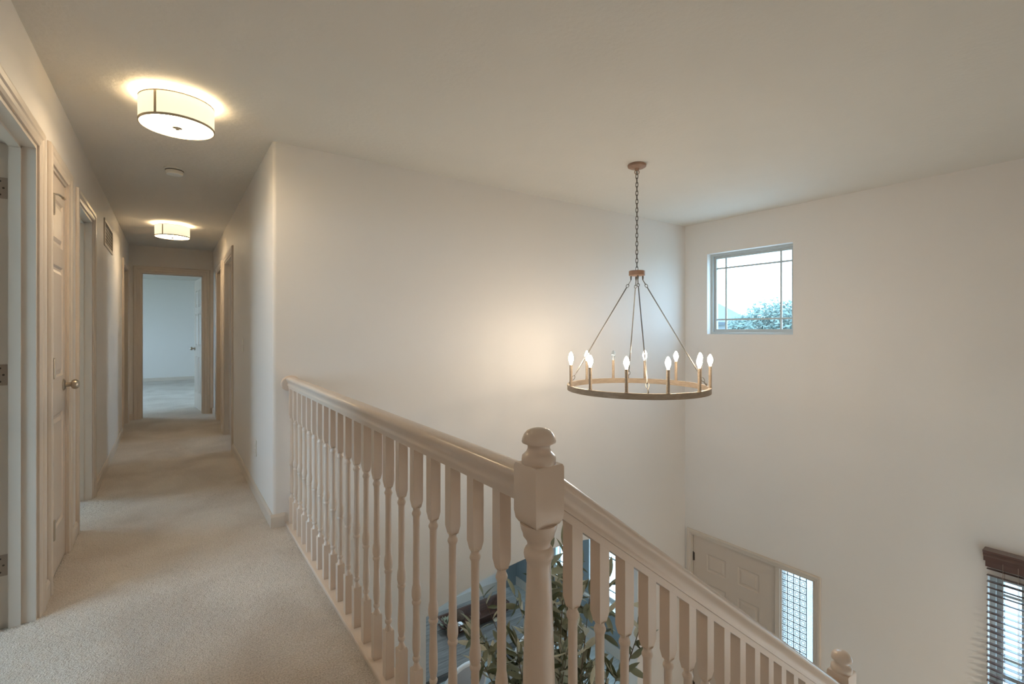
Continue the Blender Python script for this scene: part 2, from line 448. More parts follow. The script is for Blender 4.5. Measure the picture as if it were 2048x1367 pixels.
def hinge_bm():
    bm = NB(); lathe(bm, [(0.0065, 0), (0.0065, 0.09)], seg=10)
    lathe(bm, [(0.005, 0.09), (0.006, 0.094), (0.002, 0.097)], seg=10); lathe(bm, [(0.002, -0.007), (0.006, -0.004), (0.005, 0)], seg=10)
    box(bm, 0.0, 0.022, -0.004, -0.001, 0.0, 0.09)
    return bm

def leaf_door(parent, wd, ht, rects, th=0.035, knob_u=None, knob_z=0.94):
    s = obj('slab', slab_with_panels(NB(), wd, ht, th, rects), DOORP, parent)
    for r in rects:
        bm = panel_ring(NB(), lambda u, v, h: (u, h, v), *r); panel_ring(bm, lambda u, v, h: (u, -th - h, v), *r)
        obj('panel', bm, DOORP, parent)
    if knob_u:
        k = obj('knob', knob_bm(NB(), 1), NICKEL, parent, True, loc=(knob_u, 0, knob_z)); k['label'] = 'satin nickel knob'
        obj('knob', knob_bm(NB(), -1), NICKEL, parent, True, loc=(knob_u, -th, knob_z))
    return s

# door_1: open doorway nearest the camera on the left, leaf swung into the room
d1 = struct(empty('door_1', (0, 0, 0)), 'open white door in the doorway nearest the camera, at the left edge', 'door')
obj('casing', casing_bm('x', XL, 1, 2.08, 2.885, 0, 2.045, 1.2), TRIM, d1)
obj('jamb', jamb_bm('x', XL - TH, XL, 2.08, 2.885, 2.045, stop=(XL - 0.083, XL - 0.045)), TRIM, d1)
lf = empty('door_leaf', (XL - TH - 0.004, 2.827, 0.012), R(180), d1)
PR = lambda wd: [(0.11, wd / 2 - 0.05, 1.60, 1.86), (wd / 2 + 0.05, wd - 0.11, 1.60, 1.86), (0.11, wd / 2 - 0.05, 0.98, 1.50), (wd / 2 + 0.05, wd - 0.11, 0.98, 1.50), (0.11, wd / 2 - 0.05, 0.24, 0.82), (wd / 2 + 0.05, wd - 0.11, 0.24, 0.82)]
leaf_ob = obj('leaf', slab_with_panels(NB(), 0.76, 2.015, 0.035, PR(0.76)), DOORP, lf)
for z in (0.22, 1.015, 1.795):
    h = obj('hinge_leaf', bx(XL - 0.119, XL - 0.086, 2.8652, 2.8672, z, z + 0.088), mat('painted_hinge', (0.36, 0.28, 0.22), 0.4, metal=0.2), d1)
    bm = NB()
    for xx, zz in ((-0.108, 0.016), (-0.098, 0.044), (-0.108, 0.072)):
        lathe(bm, [(0.0042, 0), (0.002, 0.0012)], seg=8, mtx=Matrix.Translation((XL + xx, 2.8652, z + zz)) @ Matrix.Rotation(math.pi / 2, 4, 'X'))
    obj('screw', bm, DARKM, h)

# door_2: narrow closed closet door
d2 = struct(empty('door_2', (0, 0, 0)), 'narrow closed white panel door of the hall closet', 'door')
obj('casing', casing_bm('x', XL, 1, 3.165, 3.625, 0, 2.055, 1.2), TRIM, d2)
obj('jamb', jamb_bm('x', XL - TH, XL, 3.165, 3.625, 2.055), TRIM, d2)
lf = empty('door_leaf', (XL - 0.006, 3.186, 0.014), R(90), d2)
# local x -> +Y ; local y -> -X ; the hall face is local y = -th
s = leaf_door(lf, 0.418, 2.018, [(0.065, 0.353, 1.665, 1.90), (0.065, 0.353, 0.99, 1.565), (0.065, 0.353, 0.22, 0.80)], 0.033)
lf.location.x = XL - 0.006 - 0.033
k = obj('knob', knob_bm(NB(), -1), NICKEL, lf, True, loc=(0.365, -0.033, 0.935)); k['label'] = 'satin nickel door knob'
for z in (0.21, 1.0, 1.80):
    h = obj('hinge', hinge_bm(), NICKEL, lf, True, loc=(0.016, -0.046, z)); h['label'] = 'satin nickel hinge'
bm = tube(NB(), [(0.016, -0.046, 1.897), (0.035, -0.062, 1.899), (0.09, -0.072, 1.895)], 0.0045, 8)
lathe(bm, [(0.008, -0.008), (0.008, 0.008)], seg=10, mtx=Matrix.Translation((0.093, -0.072, 1.895)) @ Matrix.Rotation(math.pi / 2, 4, 'Y'))
obj('door_stop', bm, NICKEL, lf, True)

# door_3: cased opening on the left, room beyond
d3 = struct(empty('door_3'), 'open doorway in the left hall wall before the vent', 'door')
obj('casing', casing_bm('x', XL, 1, 3.985, 4.70, 0, 2.055), TRIM, d3)
obj('jamb', jamb_bm('x', XL - TH, XL, 3.985, 4.70, 2.055, stop=(XL - 0.083, XL - 0.045)), TRIM, d3)
d4 = struct(empty('door_4'), 'last doorway on the left side of the hall', 'door')
obj('casing', casing_bm('x', XL, 1, 7.44, 8.25, 0, 2.055), TRIM, d4)
obj('jamb', jamb_bm('x', XL - TH, XL, 7.44, 8.25, 2.055), TRIM, d4)
d5 = struct(empty('door_5'), 'first doorway on the right side of the hall', 'door')
obj('casing', casing_bm('x', XH, -1, 5.74, 6.66, 0, 2.055), TRIM, d5)
obj('jamb', jamb_bm('x', XH, XH + TH, 5.74, 6.66, 2.055, stop=(XH + 0.045, XH + 0.083)), TRIM, d5)
d6 = struct(empty('door_6'), 'second doorway on the right side of the hall', 'door')
obj('casing', casing_bm('x', XH, -1, 7.02, 7.84, 0, 2.055), TRIM, d6)
obj('jamb', jamb_bm('x', XH, XH + TH, 7.02, 7.84, 2.055), TRIM, d6)
# door_7: end of hall, leaf swung into the bedroom
d7 = struct(empty('door_7'), 'white six panel door standing open at the end of the hall', 'door')
obj('casing', casing_bm('y', YE, -1, -0.347, 0.411, 0, 2.075, 1.2), TRIM, d7)
obj('jamb', jamb_bm('y', YE, YE + TH, -0.347, 0.411, 2.075, stop=(YE + 0.045, YE + 0.083)), TRIM, d7)
lf = empty('door_leaf', (0.388, YE + TH + 0.006, 0.014), R(95.5), d7)
leaf_door(lf, 0.715, 2.03, PR(0.715), 0.035, knob_u=0.655)
for z in (0.2, 0.98, 1.76):
    h = obj('hinge', hinge_bm(), NICKEL, lf, True, loc=(-0.004, -0.038, z))

# door_8: entry door with sidelight
d8 = struct(empty('door_8'), 'front entry door with frosted sidelight in the foyer below', 'door')
obj('casing', casing_bm('x', XF, -1, 1.985, 3.262, ZL, -1.06, 0.85), TRIM, d8)
bm = NB(); box(bm, XF - 0.002, XF + 0.12, 2.295, 2.336, ZL, -1.06); box(bm, XF, XF + 0.12, 3.25, 3.262, ZL, -1.06); box(bm, XF, XF + 0.12, 1.985, 3.25, -1.07, -1.06)
box(bm, XF, XF + 0.12, 1.985, 1.999, ZL, -1.07); obj('jamb', bm, TRIM, d8)
lf = empty('door_leaf', (XF + 0.014, 3.246, ZL + 0.015), R(-90), d8)       # local x -> -Y, local y -> +X
hh = -1.075 - (ZL + 0.015)
rects = []
for u0, u1 in ((0.165, 0.39), (0.52, 0.745)):
    for za, zb in ((0.15, 0.34), (0.48, 1.12), (1.26, 1.80)):
        rects.append((u0, u1, hh - zb, hh - za))
s = obj('slab', slab_with_panels(NB(), 0.902, hh, 0.044, rects), DOORP, lf)
s.location.y = 0.044
for r in rects: obj('panel', panel_ring(NB(), lambda u, v, h: (u, -h, v), *r), DOORP, lf)
for z in (0.25, 1.0, 1.72):
    h = obj('hinge', hinge_bm(), DARKM, lf, True, loc=(-0.004, -0.004, z)); h['label'] = 'dark metal hinge'
k = obj('knob', knob_bm(NB(), -1), NICKEL, lf, True, loc=(0.83, 0.0, 0.93))
# sidelight: frosted pane with leaded grid
sp = obj('sidelight_pane', bx(XF + 0.04, XF + 0.046, 1.999, 2.295, ZL + 0.03, -1.07), FROST, d8); sp['label'] = 'frosted leaded glass pane'
bm = NB()
ys = [2.295 - 0.0565 * k for k in range(1, 5)]
for y in ys: box(bm, XF + 0.034, XF + 0.04, y - 0.0026, y + 0.0026, ZL + 0.03, -1.07)
z = -1.115
while z > ZL + 0.05:
    box(bm, XF + 0.034, XF + 0.04, ys[-1], 2.295, z - 0.0026, z + 0.0026)
    for k in range(4):
        yc = 2.295 - 0.0565 * (k + 0.5); zc_ = z - 0.031
        for (a, b, c_, d_) in ((-.014, .014, .013, .015), (-.014, .014, -.015, -.013), (-.015, -.013, -.015, .015), (.013, .015, -.015, .015)):
            box(bm, XF + 0.036, XF + 0.04, yc + a, yc + b, zc_ + c_, zc_ + d_)
    z -= 0.062
obj('lead_came', bm, LEAD, d8)
obj('sidelight_sash', box(box(box(bx(XF + 0.02, XF + 0.06, 1.999, 2.006, ZL, -1.07), XF + 0.02, XF + 0.06, 2.287, 2.295, ZL, -1.07), XF + 0.02, XF + 0.06, 2.0, 2.29, -1.08, -1.07), XF + 0.02, XF + 0.06, 2.0, 2.29, ZL, ZL + 0.05), TRIM, d8)

# ------------------------------------------------------------------ windows
def window(name, hole, label, xin=XF + 0.07, hung=False, off=0.125, sill=False, trimless=True, fw=0.03, sw=0.033):
    a, b, z0, z1 = hole
    r = struct(empty(name), label, 'window')
    bm = NB()
    for (ya, yb, za, zb) in ((a, a + fw, z0, z1), (b - fw, b, z0, z1), (a + fw, b - fw, z0, z0 + fw), (a + fw, b - fw, z1 - fw, z1)):
        box(bm, xin, xin + 0.08, ya, yb, za, zb)
    obj('window_frame', bm, VINYL, r)
    def sash(y0, y1, s0, s1, x):
        bm = NB()
        for (ya, yb, za, zb) in ((y0, y0 + sw, s0, s1), (y1 - sw, y1, s0, s1), (y0 + sw, y1 - sw, s0, s0 + sw), (y0 + sw, y1 - sw, s1 - sw, s1)):
            box(bm, x, x + 0.03, ya, yb, za, zb)
        s = obj('sash', bm, VINYL, r)
        g0, g1, h0, h1 = y0 + sw, y1 - sw, s0 + sw, s1 - sw
        ym = [g0, g0 + off, g1 - off, g1]; zm = [h0, h0 + off, h1 - off, h1]
        for y in ym[1:3]: obj('muntin', bx(x + 0.008, x + 0.022, y - 0.009, y + 0.009, h0, h1), VINYL, s)
        for z in zm[1:3]:
            for ya, yb in ((g0, ym[1] - 0.009), (ym[1] + 0.009, ym[2] - 0.009), (ym[2] + 0.009, g1)):
                obj('muntin', bx(x + 0.009, x + 0.021, ya, yb, z - 0.009, z + 0.009), VINYL, s)
        for i in range(3):
            for j in range(3):
                obj('pane', bx(x + 0.013, x + 0.016, ym[i], ym[i + 1], zm[j], zm[j + 1]), GLASS, s)
    if hung:
        zm_ = (z0 + z1) / 2
        sash(a + fw, b - fw, z0 + fw, zm_ + 0.017, xin + 0.01); sash(a + fw, b - fw, zm_ - 0.017, z1 - fw, xin + 0.042)
    else:
        sash(a + fw, b - fw, z0 + fw, z1 - fw, xin + 0.025)
    if sill: obj('window_sill', bx(XF - 0.05, xin, a - 0.05, b + 0.05, z0 - 0.025, z0, bev=0.004), TRIM, r)
    portal((xin + 0.12, (a + b) / 2, (z0 + z1) / 2), (0, R(90), 0), z1 - z0, b - a)
    return r
window('window_1', WIN_HI, 'small square window with prairie grid high on the front wall', fw=0.026, sw=0.028, off=0.105)
window('window_2', WIN_BL, 'foyer window behind the dark wooden blind', hung=True, off=0.1)
wn = window('window_3', DW1, 'left dining window through the arch', hung=True, off=0.09, sill=False)
wn = window('window_4', DW2, 'right dining window through the arch', hung=True, off=0.09, sill=False)
bm = NB()
for (a, b, c_, d_) in ((4.075, 4.16, -2.47, -1.06), (5.78, 5.865, -2.47, -1.06), (4.075, 5.865, -1.06, -0.975)):
    box(bm, XF - 0.03, XF - 0.006, a, b, c_, d_)
box(bm, XF - 0.06, XF - 0.006, 4.05, 5.89, -2.50, -2.47)
struct(obj('trim_1', bm, TRIM))
for loc, rot, sx, sy in (((-3.12, 11.4, 1.4), (0, R(-90), 0), 1.4, 2.4), ((3.12, 10.6, 1.3), (0, R(90), 0), 1.6, 2.0),
                         ((-2.92, 1.825, 1.275), (0, R(-90), 0), 1.75, 1.85), ((-2.92, 5.9, 1.25), (0, R(-90), 0), 1.9, 1.4),
                         ((XF + 0.2, 5.8, 1.375), (0, R(90), 0), 1.35, 1.0), ((XF + 0.2, 3.74, -1.75), (0, R(90), 0), 1.4, 0.5),
                                                  ((XF + 0.2, 2.14, -2.07), (0, R(90), 0), 2.0, 0.3)):
    portal(loc, rot, sx, sy)

# wooden blind on window_2
bl = tag(empty('window_blind', (XF - 0.03, 0.4, -0.324)), 'dark brown wooden slat blind with crown valance over the foyer window', 'blind')
bl.location = (0, 0, 0)
Y0, Y1 = -0.07, 0.848
bm = NB()
prof = [(0.0, 0.0), (0.085, 0.0), (0.085, -0.012), (0.075, -0.022), (0.072, -0.036), (0.062, -0.05), (0.058, -0.082), (0.0, -0.082)]
prism(bm, prof, lambda p: (XF - p[0], Y0, -0.324 + p[1]), lambda p: (XF - p[0], Y1, -0.324 + p[1]))
obj('valance', bm, SLAT, bl)
obj('headrail', bx(XF - 0.056, XF - 0.004, Y0 + 0.01, Y1 - 0.01, -0.446, -0.406), SLAT, bl)
slat_bm = NB(); prism(slat_bm, [(-0.025, -0.0), (-0.01, 0.003), (0.01, 0.003), (0.025, 0.0), (0.025, -0.0025), (-0.025, -0.0025)], lambda p: (p[0], -0.445, p[1]), lambda p: (p[0], 0.445, p[1]))
s0 = None
for k in range(36):
    z = -0.465 - 0.0445 * k
    if s0 is None: s0 = obj('slat', slat_bm, SLAT, bl); o = s0
    else: o = s0.copy(); C.objects.link(o); o.parent = bl
    o.location = (XF - 0.032, (Y0 + Y1) / 2 - 0.002, z); o.rotation_euler = (0, R(random.uniform(4, 9)), 0)
for y in (Y1 - 0.10, Y1 - 0.175, (Y0 + Y1) / 2, Y0 + 0.13):
    bm = NB(); tube(bm, [(XF - 0.060, y, -0.40), (XF - 0.060, y, -2.06)], 0.0012, 6); tube(bm, [(XF - 0.005, y, -0.40), (XF - 0.005, y, -2.06)], 0.0012, 6)
    obj('ladder_cord', bm, CORD, bl)
obj('bottom_rail', bx(XF - 0.055, XF - 0.008, Y0 + 0.012, Y1 - 0.012, -2.085, -2.065), SLAT, bl)

# ------------------------------------------------------------------ staircase
st = struct(empty('stairs'), 'carpeted stairs descending from the landing to the foyer', 'stairs')
RUN, RISE = 0.2525, 0.1856
bm = NB()
for k in range(6):
    x = 0.668 + RUN * k
    o = obj('step', bx(x, x + RUN + (0.0 if k < 5 else 1.1), -0.20, 0.84, ZL if k == 5 else -0.55 - RISE * k, -RISE * (k + 1)), CARPET, st)
struct(obj('trim_2', bx(0.60, 0.668, -0.25, 0.75, -0.32, -0.001), TRIM))

# ------------------------------------------------------------------ balustrade
XR, YS = 0.63, 0.788
RPROF = [(-0.012, .000), (0.012, .000), (0.022, -.002), (0.0285, -.008), (0.030, -.015), (0.0275, -.021), (0.022, -.031), (0.0195, -.042), (0.0215, -.047), (0.0215, -.055), (0.0165, -.056), (0.0165, -.072)]
RPROF = RPROF + [(-x, z) for x, z in RPROF[:1:-1]]
BAL = [(0.0150, .692), (0.0125, .690), (0.0108, .686), (0.0104, .681), (0.0126, .677), (0.0142, .673), (0.0144, .669), (0.0126, .665), (0.0107, .660), (0.0104, .60), (0.0112, .462), (0.0114, .450), (0.0134, .442), (0.0151, .428), (0.0151, .414), (0.0132, .404), (0.0110, .400),
       (0.0136, .397), (0.0145, .393), (0.0136, .388), (0.0107, .384), (0.0106, .345), (0.0126, .287), (0.0130, .270), (0.0122, .244), (0.0088, .224), (0.0118, .221), (0.0124, .216), (0.0114, .211), (0.0074, .206), (0.0088, .198), (0.0150, .184)]
def baluster_bm(z_top, dz, z_bot, s=0.0155):
    bm = NB()
    def block(za, zb, cham):
        # square block whose end `cham` (za side or zb side) is eased to the turned part
        pts = []
        lo, hi = min(za, zb), max(za, zb)
        rows = [(s, lo), (s, hi)]
        if cham == 'lo': rows = [(s * 0.72, lo), (s, lo + 0.022), (s, hi)]
        if cham == 'hi': rows = [(s, lo), (s, hi - 0.004), (s * 0.9, hi)]
        rings = [[bm.verts.new((sx * r, sy * r, z)) for sx, sy in ((-1, -1), (1, -1), (1, 1), (-1, 1))] for r, z in rows]
        for a, b in zip(rings, rings[1:]):
            for i in range(4): bm.faces.new((a[i], a[(i + 1) % 4], b[(i + 1) % 4], b[i]))
        bm.faces.new(rings[0][::-1]); bm.faces.new(rings[-1])
    block(.690 + dz, z_top, 'lo')
    lathe(bm, [(r, z + dz) for r, z in BAL], seg=14)
    block(z_bot, .186 + dz, 'hi')
    return bm
gr = tag(empty('gallery_railing', (XR, 2.0, 0)), 'off-white gallery railing of turned balusters along the landing edge', 'railing')
def put(o, p, loc):
    o.parent = p; o.location = Vector(loc) - p.location
    return o
bm = NB(); ZT = 0.948
prism(bm, RPROF, lambda p: (p[0], YS + 0.0375 - 2.0, ZT + p[1]), lambda p: (p[0], YW - 0.018 - 2.0, ZT + p[1]))
obj('handrail', bm, RAILP, gr, True)
bm = NB(); lathe(bm, [(0.058, 0), (0.058, 0.012), (0.05, 0.018)], seg=28, mtx=Matrix.Translation((0, YW - 2.0, 0.905)) @ Matrix.Rotation(math.pi / 2, 4, 'X'))
for v in bm.verts: v.co.z = 0.905 + (v.co.z - 0.905) * 0.86
obj('wall_rosette', bm, RAILP, gr, True)
obj('shoe_rail', bx(-0.033, 0.036, YS + 0.038 - 2.0, YW - 0.001 - 2.0, 0.0, 0.02, bev=0.004), RAILP, gr)
b0 = None
for k in range(21):
    y = 0.927 + 0.1189 * k
    if b0 is None: b0 = obj('baluster', baluster_bm(0.876, 0, 0.02), RAILP, gr, True); o = b0
    else: o = b0.copy(); C.objects.link(o); o.parent = gr
    o.location = (0, y - 2.0, 0)

def newel(parent, loc, z_bot):
    S = 0.0375
    e = obj('newel_post', NB(), RAILP, parent)
    bm = NB()
    rows = [(S * 0.80, .842), (S * 0.93, .850), (S, .866), (S, .962), (S * .93, .967)]
    rings = [[bm.verts.new((sx * r, sy * r, z)) for sx, sy in ((-1, -1), (1, -1), (1, 1), (-1, 1))] for r, z in rows]
    for a, b in zip(rings, rings[1:]):
        for i in range(4): bm.faces.new((a[i], a[(i + 1) % 4], b[(i + 1) % 4], b[i]))
    bm.faces.new(rings[0][::-1]); bm.faces.new(rings[-1])
    lathe(bm, [(0.0395, .843), (0.0395, .838), (0.0375, .830), (0.034, .822), (0.033, .815), (0.0305, .812), (0.0258, .805), (0.0242, .799), (0.0242, .794), (0.0285, .790), (0.0312, .784), (0.0318, .778), (0.0306, .771), (0.0275, .766), (0.0252, .757),
               (0.0262, .72), (0.0295, .654), (0.0335, .52), (0.0345, .42), (0.033, .32), (0.029, .27), (0.036, .262), (0.036, .25), (0.030, .245)], seg=28)
    box(bm, -S, S, -S, S, z_bot, .245)
    bmesh.ops.recalc_face_normals(bm, faces=bm.faces[:]); bm.to_mesh(e.data); bm.free()
    for p in e.data.polygons: p.use_smooth = True
    e.data.set_sharp_from_angle(angle=R(38))
    fb = lathe(NB(), [(0.0352, .966), (0.0362, .970), (0.0362, .976), (0.0352, .983), (0.030, .988), (0.0262, .992), (0.0238, .998), (0.0236, 1.003), (0.026, 1.0065), (0.031, 1.0085), (0.0355, 1.0105), (0.0362, 1.013),
                      (0.0352, 1.0185), (0.0315, 1.0275), (0.0252, 1.0345), (0.017, 1.0385), (0.008, 1.0405), (0.001, 1.041)], seg=32)
    obj('finial', fb, RAILP, e, True)
    e.location = Vector(loc) - parent.location
    return e
newel(gr, (XR, YS, 0), -0.30)

sr = tag(empty('stair_railing', (1.4, YS, -0.2)), 'off-white stair railing sloping down to the right with a lower newel post', 'railing')
SL = -0.735
def zrail(x): return 0.910 + SL * (x - 0.712)
xa, xb = XR + 0.0375, 2.1165
bm = NB()
prism(bm, RPROF, lambda p: (xa - 1.4, p[0], zrail(xa) + p[1] * 1.241 + 0.2), lambda p: (xb - 1.4, p[0], zrail(xb) + p[1] * 1.241 + 0.2))
obj('handrail', bm, RAILP, sr, True)
for k in range(17):
    x = 0.726 + 0.0845 * k
    if x > 2.09: break
    zt = zrail(x + 0.0155) - 0.0895
    zb = -RISE * (int((x - 0.668) / RUN) + 1)
    dz = (zrail(x) - 0.0895 - 0.165) - 0.700
    bm = baluster_bm(zt, dz, zb)
    for v in bm.verts:                                   # top cut to the slope of the rail
        if abs(v.co.z - zt) < 1e-6: v.co.z = zrail(x + v.co.x) - 0.0893
    o = obj('baluster', bm, RAILP, sr, True); o.location = (x - 1.4, 0, 0.2)
n2 = newel(sr, (2.154, YS, -1.058), -RISE * 6 + 1.058); 

# ------------------------------------------------------------------ chandelier
CX, CY = 2.74, 2.297
ch = tag(empty('chandelier', (CX, CY, ZC)), 'large wagon wheel ring chandelier with twelve candle lights hanging on a chain', 'chandelier')
lathe_c = lathe(NB(), [(0.062, 0), (0.066, -0.006), (0.064, -0.018), (0.05, -0.026), (0.016, -0.030), (0.012, -0.044)], seg=32)
obj('ceiling_canopy', lathe_c, HUBW, ch, True)
bm = NB()
zt = ZC - 0.040; zb = 1.672; pitch = 0.030; n = int((zt - zb) / pitch)
pitch = (zt - zb) / n
def link_pts(z, rot, L=0.021, W=0.0085):
    pts = []
    for i in range(14):
        a = 2 * math.pi * i / 14
        u = W * math.cos(a); v = L * math.sin(a)
        pts.append((u * math.cos(rot), u * math.sin(rot), z + v))
    return pts
for i in range(n):
    tube(bm, link_pts(zt - pitch * (i + 0.5) - ZC, (i % 2) * math.pi / 2 + 0.4), 0.0026, 6, closed=True)
obj('chain', bm, IRON, ch, True)
tube_b = tube(NB(), [(0.016 * math.cos(a) * 0.81, -0.016 * math.cos(a) * 0.58, -0.055 + 0.016 * math.sin(a)) for a in [2 * math.pi * i / 16 for i in range(16)]], 0.003, 8, closed=True)
obj('hanging_loop', tube_b, HUBW, ch, True)
HZ = 1.657 - ZC
obj('hub', lathe(NB(), [(0.052, HZ - 0.018), (0.057, HZ - 0.016), (0.057, HZ + 0.014), (0.052, HZ + 0.018), (0.01, HZ + 0.019)], seg=32), HUBW, ch, True)
RZ0, RZ1, RR = 0.815 - ZC, 0.853 - ZC, 0.488
bm = NB(); seg = 96
for i in range(seg):
    a0, a1 = 2 * math.pi * i / seg, 2 * math.pi * (i + 1) / seg
    q = [(RR + 0.011, RZ0), (RR + 0.011, RZ1), (RR - 0.011, RZ1), (RR - 0.011, RZ0)]
    va = [bm.verts.new((r * math.cos(a0), r * math.sin(a0), z)) for r, z in q]; vb = [bm.verts.new((r * math.cos(a1), r * math.sin(a1), z)) for r, z in q]
    for k in range(4): bm.faces.new((va[k], va[(k + 1) % 4], vb[(k + 1) % 4], vb[k]))
bmesh.ops.remove_doubles(bm, verts=bm.verts[:], dist=1e-5)
obj('ring', bm, RINGW, ch, True)
cth, sth = math.cos(0.6186), math.sin(0.6186)
def dirw(phi):
    """phi in degrees from the side facing the landing, measured towards the right"""
    r, d = math.sin(R(phi)), -math.cos(R(phi))
    return Vector((r * cth + d * sth, -r * sth + d * cth, 0))
sleeve_prof = [(0.0125, 0.0), (0.0125, 0.005), (0.0105, 0.006), (0.0105, 0.148), (0.0085, 0.150)]
bulb_prof = [(0.007, 0.150), (0.008, 0.158), (0.013, 0.170), (0.0172, 0.184), (0.0175, 0.194), (0.0145, 0.208), (0.009, 0.220), (0.004, 0.228), (0.0005, 0.230)]
sl0 = bu0 = None
for k in range(12):
    phi = -22.0 + 30 * k
    p = dirw(phi) * RR
    if sl0 is None:
        sl0 = obj('candle_sleeve', lathe(NB(), sleeve_prof, seg=16), RINGW, ch, True); s_ = sl0
        bu0 = obj('bulb', lathe(NB(), bulb_prof, seg=14), BULB, sl0, True)
    else:
        s_ = sl0.copy(); C.objects.link(s_); s_.parent = ch
        if k == 7:
            b_ = obj('bulb', lathe(NB(), bulb_prof, seg=14), BULB0, s_, True); obj('filament_base', lathe(NB(), [(0.006, 0.150), (0.004, 0.17), (0.0015, 0.195)], seg=8), NICKEL, s_, True); b_['label'] = 'unlit clear bulb'
        else:
            b_ = bu0.copy(); C.objects.link(b_); b_.parent = s_
    s_.location = (p.x, p.y, RZ1)
for k in range(4):
    dv = dirw(-6.5 + 90 * k)
    top = dv * 0.042 + Vector((0, 0, HZ - 0.02)); bot = dv * (RR - 0.006) + Vector((0, 0, RZ1))
    bm = NB()
    lathe(bm, [(0.006, 0), (0.007, -0.012), (0.004, -0.03)], seg=10, mtx=Matrix.Translation(top))
    t0 = top + Vector((0, 0, -0.03)); ax = (bot - t0).normalized()
    L = (bot - t0).length
    side = ax.orthogonal().normalized(); side2 = ax.cross(side)
    def oval(c0, c1, s, w=0.010):
        m_ = (c0 + c1) / 2; h = (c1 - c0).length / 2
        return [m_ + ax * (h * math.sin(2 * math.pi * i / 14)) + s * (w * math.cos(2 * math.pi * i / 14)) for i in range(14)]
    tube(bm, oval(t0 - ax * 0.006, t0 + ax * 0.040, side), 0.0026, 6, closed=True)
    tube(bm, oval(t0 + ax * 0.034, t0 + ax * 0.060, side2, 0.009), 0.0026, 6, closed=True)
    tube(bm, [t0 + ax * 0.058, t0 + ax * (L - 0.095)], 0.0042, 8)
    tube(bm, oval(t0 + ax * (L - 0.098), t0 + ax * (L - 0.068), side, 0.009), 0.0026, 6, closed=True)
    tube(bm, oval(t0 + ax * (L - 0.072), t0 + ax * (L - 0.032), side2), 0.0026, 6, closed=True)
    tube(bm, oval(t0 + ax * (L - 0.036), t0 + ax * (L - 0.004), side, 0.011), 0.0028, 6, closed=True)
    lathe(bm, [(0.006, -0.004), (0.005, 0.012), (0.003, 0.016)], seg=10, mtx=Matrix.Translation(bot))
    obj('support_rod', bm, IRON, ch, True)

# ------------------------------------------------------------------ flush ceiling lights
def flush_light(x, y):
    r = empty('ceiling_light', (x, y, ZC))
    RS, zt, zb = 0.164, -0.022, -0.142
    bm = NB(); lathe(bm, [(RS, zb), (RS, zt)], seg=64, caps=False); lathe(bm, [(RS - 0.002, zb), (RS - 0.002, zt)], seg=64, caps=False)
    obj('lamp_shade', bm, SHADE, r, True)
    obj('diffuser', lathe(NB(), [(0.001, zb + 0.001), (RS - 0.006, zb + 0.001), (RS - 0.006, zb + 0.006), (0.001, zb + 0.006)], seg=64, caps=False), DIFFUSER, r)
    bm = NB()
    for z0, z1 in ((zb - 0.002, zb + 0.009), (zt - 0.005, zt + 0.001)):
        lathe(bm, [(RS - 0.004, z0), (RS + 0.0015, z0), (RS + 0.0015, z1), (RS - 0.004, z1), (RS - 0.004, z0)], seg=64, caps=False)
    obj('trim_band', bm, BAND, r, True)
    # stitched seam
    a = math.atan2(-y, -x) ; d = Vector((-x, -y, 0)).normalized()
    px = math.sqrt(x * x + y * y)
    bm = NB(); ang = math.atan2(d.y, d.x) - R(33)
    for i in range(4):
        a0, a1 = ang - 0.036 + 0.018 * i, ang - 0.036 + 0.018 * (i + 1)
        v = [bm.verts.new(((RS + 0.0012) * math.cos(t), (RS + 0.0012) * math.sin(t), z)) for t, z in ((a0, zb), (a1, zb), (a1, zt), (a0, zt))]
        bm.faces.new(v)
    bmesh.ops.remove_doubles(bm, verts=bm.verts[:], dist=1e-6)
    bmesh.ops.solidify(bm, geom=bm.faces[:], thickness=0.001)
    obj('shade_seam', bm, BAND, r)
    obj('finial', lathe(NB(), [(0.0225, zb), (0.0225, zb - 0.004), (0.012, zb - 0.007), (0.008, zb - 0.013), (0.001, zb - 0.015)], seg=20), NICKEL, r, True)
    obj('ceiling_pan', lathe(NB(), [(0.09, 0), (0.09, -0.012), (0.03, -0.014), (0.012, -0.02), (0.012, zb + 0.006)], seg=32), PLATE, r, True)
    for k in range(3):
        l = bpy.data.lights.new('bulb_glow', 'POINT'); l.energy = K_INNER; l.color = LAMP; l.shadow_soft_size = 0.02
        o = bpy.data.objects.new('bulb_glow', l); C.objects.link(o); o.parent = r
        o.location = (0.1 * math.cos(2.1 * k + 0.5), 0.1 * math.sin(2.1 * k + 0.5), -0.062)
    return r
tag(flush_light(0.03, 3.04), 'round linen drum flush light on the ceiling nearer the camera', 'ceiling light', 'drum flush lights')
tag(flush_light(0.02, 6.65), 'round linen drum flush light farther down the hall', 'ceiling light', 'drum flush lights')

# smoke detector
sd = tag(empty('smoke_detector', (0.025, 4.35, ZC)), 'round white smoke detector on the hall ceiling between the drum lights', 'smoke detector')
obj('base', lathe(NB(), [(0.066, 0), (0.066, -0.008), (0.06, -0.011)], seg=32), PLATE, sd, True)
obj('cover', lathe(NB(), [(0.054, -0.011), (0.056, -0.016), (0.055, -0.034), (0.048, -0.042), (0.02, -0.044), (0.001, -0.044)], seg=32), PLATE, sd, True)
obj('sensor_slot', lathe(NB(), [(0.0545, -0.0105), (0.0585, -0.0125), (0.0575, -0.016), (0.0545, -0.018)], seg=32), mat('slot_dark', (0.10, 0.08, 0.06), 0.9), sd, True)
